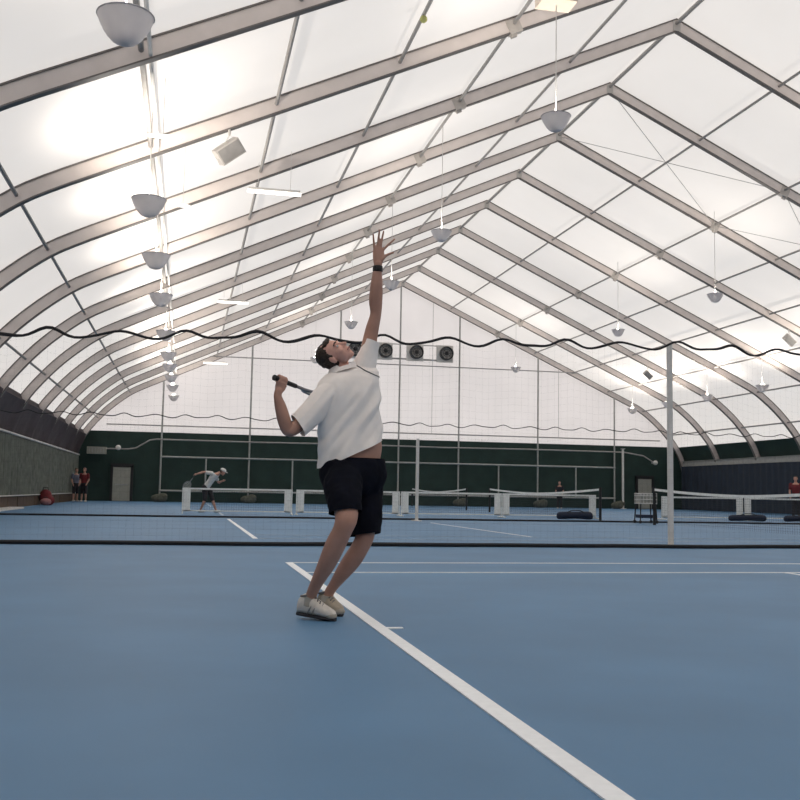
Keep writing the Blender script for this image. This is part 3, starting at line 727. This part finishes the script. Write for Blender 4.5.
def folds(p):
    a = V((.80, .0, -.60)); b_ = V((.60, 0, .80))
    d = (p - V((1.25, 6.6, 1.7))); u = d.dot(a) ; v = d.dot(b_)
    f = math.sin(u * 46 + 1.6 * noise.noise(p * 3)) * .010 * max(0, .55 + 1.2 * noise.noise(p * 2.6))
    f += .012 * noise.noise(V((u * 22, p.y * 6, v * 3.0)))
    f *= .15 + .85 * min(1, max(0, (1.60 - p.z) / .12)); f += .002 * (p.z > 1.66)
    hem = max(0, 1 - abs(p.z - (1.01 + (p.x - .87) * .45)) / .12); f += hem * .007 * math.sin(p.x * 38)
    return f
shirt = fused('shirt', sh, M['shirt'], P0, .0065, 3, warp=folds, cuts=[((.87, 6.6, .985), (.415, .05, -.91), lambda p: p.z < 1.25 and p.x > .80), ((1.245, 6.7, 1.885), (.35, 0, 1), lambda p: p.z > 1.79),
    ((.712, 6.54, 1.275), (-.84, -.1, -.54), lambda p: p.x < .86 and p.z < 1.48)])
# collar + armhole piping laid on the shirt
col = MB(); cc = V((1.030, 6.680, 1.672)); ca = V((.092, .01, .030)); cb = V((-.01, .086, -.012))
rs = []
for i in range(28):
    a = 2 * PI * i / 28; o_ = ca * math.cos(a) + cb * math.sin(a); od = o_.normalized(); hgt = .030 if math.sin(a) > -.8 else .012
    p = cc + o_; rs.append([p + od * .008 + V((0, 0, -.022)), p + od * .016 + V((0, 0, -.02)), p - od * .004 + V((0, 0, hgt)), p - od * .012 + V((0, 0, hgt - .004))])
col.rings(rs, closed=True); part('collar', col, M['shirt'], shirt, True)
dg = bpy.context.evaluated_depsgraph_get(); dg.update()
def on_shirt(x, z, frm=-1, out=.003):
    off = rootloc(shirt); hit, loc, nor, idx = shirt.ray_cast(V((x, 5.5, z)) - off, V((0, 1, 0)))
    return loc + off + nor * out if hit else None
pp = [on_shirt(x, z) for x, z in ((1.085, 1.735), (1.11, 1.715), (1.14, 1.690), (1.175, 1.665), (1.21, 1.65), (1.245, 1.638), (1.275, 1.632), (1.288, 1.63))]
pp = [p for p in pp if p is not None]
if len(pp) > 2: part('armhole_piping', MB().tube(cr([tuple(p) for p in pp], 3), .0042, 6), M['pipe'], shirt, True)
# shorts
so = MB()
hoops(so, [((1.12, 6.63, 1.055), (.208, .05, 0), (-.04, .138, 0)), ((1.11, 6.62, 1.02), (.222, .06, 0), (-.045, .150, 0)), ((1.11, 6.60, .94), (.232, .07, 0), (-.05, .148, 0)), ((1.105, 6.585, .86), (.205, .08, 0), (-.045, .135, 0)), ((1.105, 6.58, .80), (.16, .07, 0), (-.03, .09, 0))], 32, 4, 2.2)
limb(so, [(1.035, 6.53, .93, .13), (1.015, 6.43, .85, .125), (1.010, 6.32, .77, .112), (1.008, 6.27, .70, .106), (1.00, 6.25, .62, .104)], 20)
limb(so, [(1.205, 6.68, .93, .130), (1.208, 6.65, .80, .120), (1.200, 6.565, .67, .108), (1.192, 6.53, .57, .104), (1.185, 6.515, .47, .102)], 20)
so_o = fused('shorts', so, M['shorts'], P0, .0065, 2, warp=lambda p: .008 * noise.noise(V((p.x * 14, p.y * 9, p.z * 5))) + .004 * noise.noise(p * 22), cuts=[((1.0, 6.26, .700), (0.05, -.25, -1), lambda p: p.y + .9 * p.x < 7.40 and p.z < .80), ((1.19, 6.53, .545), (.12, -.15, -1), lambda p: p.y + .9 * p.x >= 7.40 and p.z < .70)])
part('waistband', MB().rings([[V((1.12, 6.63, z)) + V((.213, .05, 0)) * math.cos(2 * PI * i / 30) + V((-.04, .142, 0)) * math.sin(2 * PI * i / 30) for i in range(30)] for z in (1.030, 1.060)], cap=False), M['shorts'], so_o, True)
# watch
wr = MB(); wr.lathe([(.030, -.022), (.035, -.018), (.036, 0), (.035, .018), (.030, .022)], (1.263, 6.664, 2.395), 20); wt = part('watch', wr, M['watch'], P0, True)
part('watch_face', MB().lathe([(.001, -.006), (.018, -.006), (.019, .004), (.001, .006)], (1.262, 6.626, 2.395), 16, R=Matrix.Rotation(PI / 2, 3, 'X')), M['blk'], wt, True)
# shoes
def shoe(heel, toe, m, lift, name='shoe'):
    heel = V(heel); toe = V(toe); L_ = (toe - heel).length; u = (toe - heel).normalized(); side = u.cross(V((0, 0, 1))).normalized(); up_ = side.cross(u).normalized()
    H = []
    for t_, hw, h in ((0, .020, .060), (.04, .034, .100), (.15, .041, .128), (.32, .043, .130), (.46, .045, .112), (.62, .050, .086), (.80, .048, .064), (.93, .038, .050), (1.0, .018, .030)):
        c = heel + u * (L_ * t_) + up_ * (.016 + h / 2); H.append((tuple(c), tuple(side * hw), tuple(up_ * h / 2)))
    mb = MB(); hoops(mb, H, 20, 3, 2.4); s_ = part(name, mb, m, P0, True)
    H = []
    for t_, hw in ((-.01, .020), (.04, .034), (.15, .040), (.32, .040), (.46, .043), (.62, .050), (.80, .049), (.93, .037), (1.02, .016)):
        c = heel + u * (L_ * t_) + up_ * .010; H.append((tuple(c), tuple(side * hw), tuple(up_ * .012)))
    mb = MB(); hoops(mb, H, 20, 3, 3.0); part('sole', mb, M['sole'], s_, True)
    mb = MB()
    for q in range(4):
        c = heel + u * (L_ * (.40 + .07 * q)) + up_ * (.130 - .014 * q)
        mb.tube([c - side * .030 - up_ * .006, c + up_ * .010, c + side * .030 - up_ * .006], .0055, 5)
        mb.tube([c - side * .028 - up_ * .004, c + up_ * .008 + u * .012, c + side * .028 - up_ * .004 + u * .024], .0045, 5)
    part('laces', mb, M['pipe'], s_)
    mb = MB(); c = heel + u * (L_ * .36) + up_ * .125; mb.ell(c, (.030, .030, .034), Matrix((u, side, up_)).transposed(), 14, 8); part('tongue', mb, M['shoet'], s_, True)
    c = heel + u * (L_ * .24) + up_ * .136; mb = MB(); mb.tube([c + u * (.050 * math.cos(2 * PI * i / 20)) + side * (.040 * math.sin(2 * PI * i / 20)) + up_ * (.012 * math.cos(2 * PI * i / 20)) for i in range(20)], .007, 6, closed=True)
    part('padded_collar', mb, M['pipe'], s_, True)
    mb = MB(); c = heel + u * (L_ * .90) + up_ * .030; mb.ell(c, (.036, .044, .026), Matrix((u, side, up_)).transposed(), 16, 8); part('toe_cap', mb, M['sock'], s_, True)
    mb = MB()
    for q, e in ((-1, 0), (1, 0)):
        for e in (.40, .52):
            c = heel + u * (L_ * e) + side * (q * (.041 + .010 * (e - .2))) + up_ * .058
            mb.tube([c - u * .014 - up_ * .030, c + side * q * .003, c + u * .016 + up_ * (.034 - .04 * (e - .28)) - side * q * .006], .005, 5)
    part('side_stripe', mb, M['tube'], s_)
    return s_
shoe((.748, 6.515, .024), (.968, 6.345, .002), M['shoe'], 0)
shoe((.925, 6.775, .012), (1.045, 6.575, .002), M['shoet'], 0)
for c1, c2 in (((.818, 6.457, .09), (.822, 6.45, .148)), ((.966, 6.692, .09), (.971, 6.687, .130))):
    c1 = V(c1); c2 = V(c2); part('sock', MB().tube([c1, (c1 + c2) / 2, c2], [.046, .043, .040], 18), M['sock'], P0, True)

# ---- racket
RK = thing('tennis_racket', tuple(BU), 'tennis racket held behind the serving player, dark grip showing', 'racket')
part('grip', MB().tube([BU, BU + U_ * .01, BU + U_ * .21], [.020, .0165, .0155], 12), M['grip'], RK, True)
part('butt_cap', MB().tube([BU - U_ * .006, BU + U_ * .010], [.020, .0195], 12), M['blk'], RK, True)
nF = (Q_ * .98 - W_ * .20).normalized(); 
hw = U_.cross(nF).normalized()
part('throat', MB().tube([BU + U_ * .21, BU + U_ * .29], .012, 8).tube([BU + U_ * .26, BU + U_ * .30 + nF * .02, BU + U_ * .37 + nF * .075], .010, 8).tube([BU + U_ * .26, BU + U_ * .30 - nF * .02, BU + U_ * .37 - nF * .075], .010, 8), M['frame'], RK, True)
HCn = BU + U_ * .50
part('head_frame', MB().tube([HCn + U_ * .175 * math.cos(2 * PI * i / 40) + nF * .128 * math.sin(2 * PI * i / 40) for i in range(40)], .011, 8, closed=True), M['frame'], RK, True)
mb = MB()
for i in range(-7, 8):
    a = i / 8; q = .128 * a; h = .175 * math.sqrt(1 - a * a); mb.tube([HCn + nF * q - U_ * h, HCn + nF * q + U_ * h], .0012, 3)
    q = .175 * a; h = .128 * math.sqrt(1 - a * a); mb.tube([HCn + U_ * q - nF * h, HCn + U_ * q + nF * h], .0012, 3)
part('strings', mb, M['string'], RK)

# ---- distant people
def figure(loc, label, J, top, bottom, hairm, skin=None, cap=None, long_legs=False, s=1.0):
    """J offsets from loc: hip, chest, neck, head, armL[3], armR[3], legL[3], legR[3], fwd"""
    P = thing('person', loc, label, 'person'); o = V(loc); g = lambda p: tuple(o + V(p) * s)
    b = MB(); fwd = V(J['fwd']); side = fwd.cross(V((0, 0, 1))).normalized()
    up = (V(J['neck']) - V(J['hip'])).normalized(); dep = side.cross(up).normalized()
    R = basis(J.get('look', J['fwd']), J.get('headup', (0, 0, 1)))
    head_mb(b, g(J['head']), R, s)
    limb(b, [g(J['neck']) + (.055 * s,), g(J['head']) + (.05 * s,)])
    tor = [(J['hip'], .150, .105), (tuple((V(J['hip']) * .55 + V(J['chest']) * .45)), .135, .095), (J['chest'], .165, .110), (tuple(V(J['chest']) * .4 + V(J['neck']) * .6), .150, .085), (J['neck'], .06, .055)]
    def H(k): return [(g(c), tuple(side * a * k * s), tuple(dep * d * k * s)) for c, a, d in tor]
    hoops(b, H(1), 20, 3)
    c2 = MB(); hoops(c2, H(1.13)[:-1], 20, 3)
    c3 = MB()
    for nm, q in (('armL', -1), ('armR', 1)):
        a0, a1, a2 = J[nm]
        limb(b, [g(a0) + (.055 * s,), g(tuple((V(a0) + V(a1)) / 2)) + (.047 * s,), g(a1) + (.04 * s,), g(tuple((V(a1) + V(a2)) / 2)) + (.038 * s,), g(a2) + (.027 * s,)], 10)
        limb(c2, [g(a0) + (.075 * s,), g(tuple(V(a0) * .4 + V(a1) * .6)) + (.065 * s,)], 12)
        d = (V(a2) - V(a1)).normalized(); h0 = V(a2) + d * .045
        b.ell(g(tuple(h0)), (.035 * s, .035 * s, .045 * s), seg=10, rn=8)
        for f_ in range(4):
            off_ = side * (.013 * (f_ - 1.5)); limb(b, [g(tuple(h0 + off_ + d * .02)) + (.009 * s,), g(tuple(h0 + off_ * 1.3 + d * (.085 - .006 * abs(f_ - 1.5)))) + (.008 * s,)], 6, 2)
        limb(b, [g(tuple(h0)) + (.011 * s,), g(tuple(h0 + fwd * .05 + d * .02)) + (.009 * s,)], 6, 2)
    for nm in ('legL', 'legR'):
        h_, k_, f_ = J[nm]
        limb(b, [g(h_) + (.085 * s,), g(tuple((V(h_) + V(k_)) / 2)) + (.072 * s,), g(k_) + (.052 * s,), g(tuple(V(k_) * .6 + V(f_) * .4)) + (.052 * s,), g(f_) + (.033 * s,)], 12)
        f2 = V(f_) + V((0, 0, -.03))
        e = .95 if long_legs else .35
        kk = V(k_); hh = V(h_); ff = V(f_)
        pts = [g(h_) + (.105 * s,), g(tuple((hh + kk) / 2)) + (.095 * s,), g(tuple(kk)) + (.080 * s,)]
        if long_legs: pts += [g(tuple(kk * .5 + ff * .5)) + (.07 * s,), g(tuple(ff)) + (.06 * s,)]
        limb(c3, pts, 14)
    hoops(c3, [(g(tuple(V(J['hip']) + V((0, 0, .06)))), tuple(side * .165 * s), tuple(dep * .12 * s)), (g(J['hip']), tuple(side * .175 * s), tuple(dep * .13 * s)), (g(tuple(V(J['hip']) - V((0, 0, .08)))), tuple(side * .16 * s), tuple(dep * .12 * s))], 18, 3)
    fused('body', b, skin or M['skin'], P, .011, 2)
    fused('shirt', c2, top, P, .014, 2)
    fused('trousers' if long_legs else 'shorts', c3, bottom, P, .014, 2)
    hair_part(P, V(g(J['head'])), R, s, hairm, .009)
    for nm in ('legL', 'legR'):
        f_ = V(g(J[nm][2])); fd = V((fwd.x, fwd.y, 0)).normalized(); z0 = 0
        mb = MB(); sd = fd.cross(V((0, 0, 1)))
        hoops(mb, [(tuple(V((f_.x, f_.y, .05)) + fd * t_), tuple(sd * w_), tuple(V((0, 0, h_)))) for t_, w_, h_ in ((-.09, .02, .03), (-.06, .04, .045), (0, .042, .049), (.1, .045, .040), (.16, .03, .03), (.18, .01, .01))], 12, 3)
        part('shoe', mb, M['shoe'], P, True)
    if cap:
        c = V(g(J['head'])); mb = MB(); mb.ell(c + R @ V((0, -.01, .065)) * s, (.098 * s, .112 * s, .072 * s), R, 18, 10); mb.ell(c + R @ V((0, .115, .045)) * s, (.07 * s, .075 * s, .012 * s), R, 14, 6)
        fused('cap', mb, cap, P, .010, 1)
    return P
figure((.72, 35.5, 0), 'far player in white shirt and cap stooping forward behind the leftmost small net', dict(
    hip=(0, 0, .90), chest=(.24, -.02, 1.27), neck=(.42, -.03, 1.40), head=(.55, -.06, 1.44), fwd=(.9, -.35, 0), look=(.85, -.3, -.45), headup=(.45, -.1, .9),
    armL=((.30, .16, 1.32), (.42, .16, 1.06), (.56, .05, 1.12)), armR=((.16, -.18, 1.38), (-.12, -.20, 1.42), (-.36, -.22, 1.34)),
    legL=((.08, .08, .88), (.22, .05, .47), (.36, .06, .08)), legR=((-.06, -.08, .88), (-.04, -.12, .46), (-.18, -.08, .08))), M['wht'], M['blk2'], M['hair'], cap=M['wht'])
RB = V((.72 - .36 - .04, 35.5 - .22, 1.33)); du = V((-.55, 0, -.80)).normalized()
RK2 = thing('tennis_racket', tuple(RB), 'tennis racket held low behind the stooping far player', 'racket')
part('grip', MB().tube([RB - du * .03, RB + du * .16], .016, 8), M['grip'], RK2, True)
part('shaft', MB().tube([RB + du * .16, RB + du * .33], .012, 8), M['frame'], RK2, True)
hc2 = RB + du * .49; sx = V((.80, .2, -.55)).normalized()
part('head_frame', MB().tube([hc2 + du * .17 * math.cos(2 * PI * i / 28) + sx * .125 * math.sin(2 * PI * i / 28) for i in range(28)], .012, 6, closed=True), M['frame'], RK2, True)
mb = MB()
for i in range(-6, 7):
    a = i / 7; h = math.sqrt(1 - a * a); mb.tube([hc2 + sx * .125 * a - du * .17 * h, hc2 + sx * .125 * a + du * .17 * h], .0025, 3); mb.tube([hc2 + du * .17 * a - sx * .125 * h, hc2 + du * .17 * a + sx * .125 * h], .0025, 3)
part('strings', mb, M['string'], RK2)
stand = lambda fx, fy, dz=0.0: dict(hip=(0, 0, .93), chest=(fx * .02, fy * .02, 1.30), neck=(0, 0, 1.50), head=(fx * .03, fy * .03, 1.66), fwd=(fx, fy, 0),
    armL=((-fy * -.19, -fx * .19, 1.42), (-fy * -.24, -fx * .24, 1.14), (-fy * -.22 + fx * .12, -fx * .22 + fy * .12, .92)),
    armR=((fy * -.19, fx * .19, 1.42), (fy * -.24, fx * .24, 1.14), (fy * -.20 + fx * .14, fx * .20 + fy * .14, .95)),
    legL=((fy * .09, -fx * .09, .90), (fy * .10, -fx * .10, .48), (fy * .11, -fx * .11, .08)), legR=((-fy * .09, fx * .09, .90), (-fy * .10, fx * .10, .48), (-fy * .12, fx * .12, .08)))
figure((-5.93, 56.9, 0), 'person in grey blue top standing in the far left corner, nearest the wall', stand(.55, -.83), M['blueg'], M['blk2'], M['hair'], s=1.04)
figure((-5.42, 56.2, 0), 'person in red and dark clothes standing in the far left corner, beside another', stand(-.3, -.95), M['red'], M['blk2'], M['pink'], s=1.05)
figure((22.25, 56.5, 0), 'dark clothed person standing by the far end wall behind the nets, right of centre', stand(-.5, -.86), M['blk2'], M['blk2'], M['hair'], long_legs=True, s=.95)
figure((25.95, 38.2, 0), 'person in a red top standing at the far right edge', stand(-.6, -.8), M['red'], M['blk2'], M['hair'], long_legs=True, s=1.04)

# ------------------------------------------------------------------ world, camera, view
w_ = bpy.data.worlds.new('overcast_sky'); w_.use_nodes = True; bpy.context.scene.world = w_
nt = w_.node_tree; bg = nt.nodes['Background']; bg.inputs[0].default_value = (1.0, .985, .97, 1); bg.inputs[1].default_value = 1.5
F = V((0.210313, 0.973139, 0.093642)); Rr = V((0.976923, -0.212848, 0.017842)); Uu = V((-0.037294, -0.087729, 0.995446))
cd = bpy.data.cameras.new('camera'); cam = bpy.data.objects.new('camera', cd); COL.objects.link(cam)
mw = Matrix((Rr, Uu, -F)).transposed().to_4x4(); mw.translation = V((0, 0, .834)); cam.matrix_world = mw
cd.sensor_width = 36; cd.lens = 980.36 * 36 / 800; cd.clip_end = 300; cd.clip_start = .05
sc = bpy.context.scene; sc.camera = cam
sc.view_settings.view_transform = 'Standard'; sc.view_settings.look = 'None'; sc.view_settings.exposure = 0.0; sc.view_settings.gamma = 1
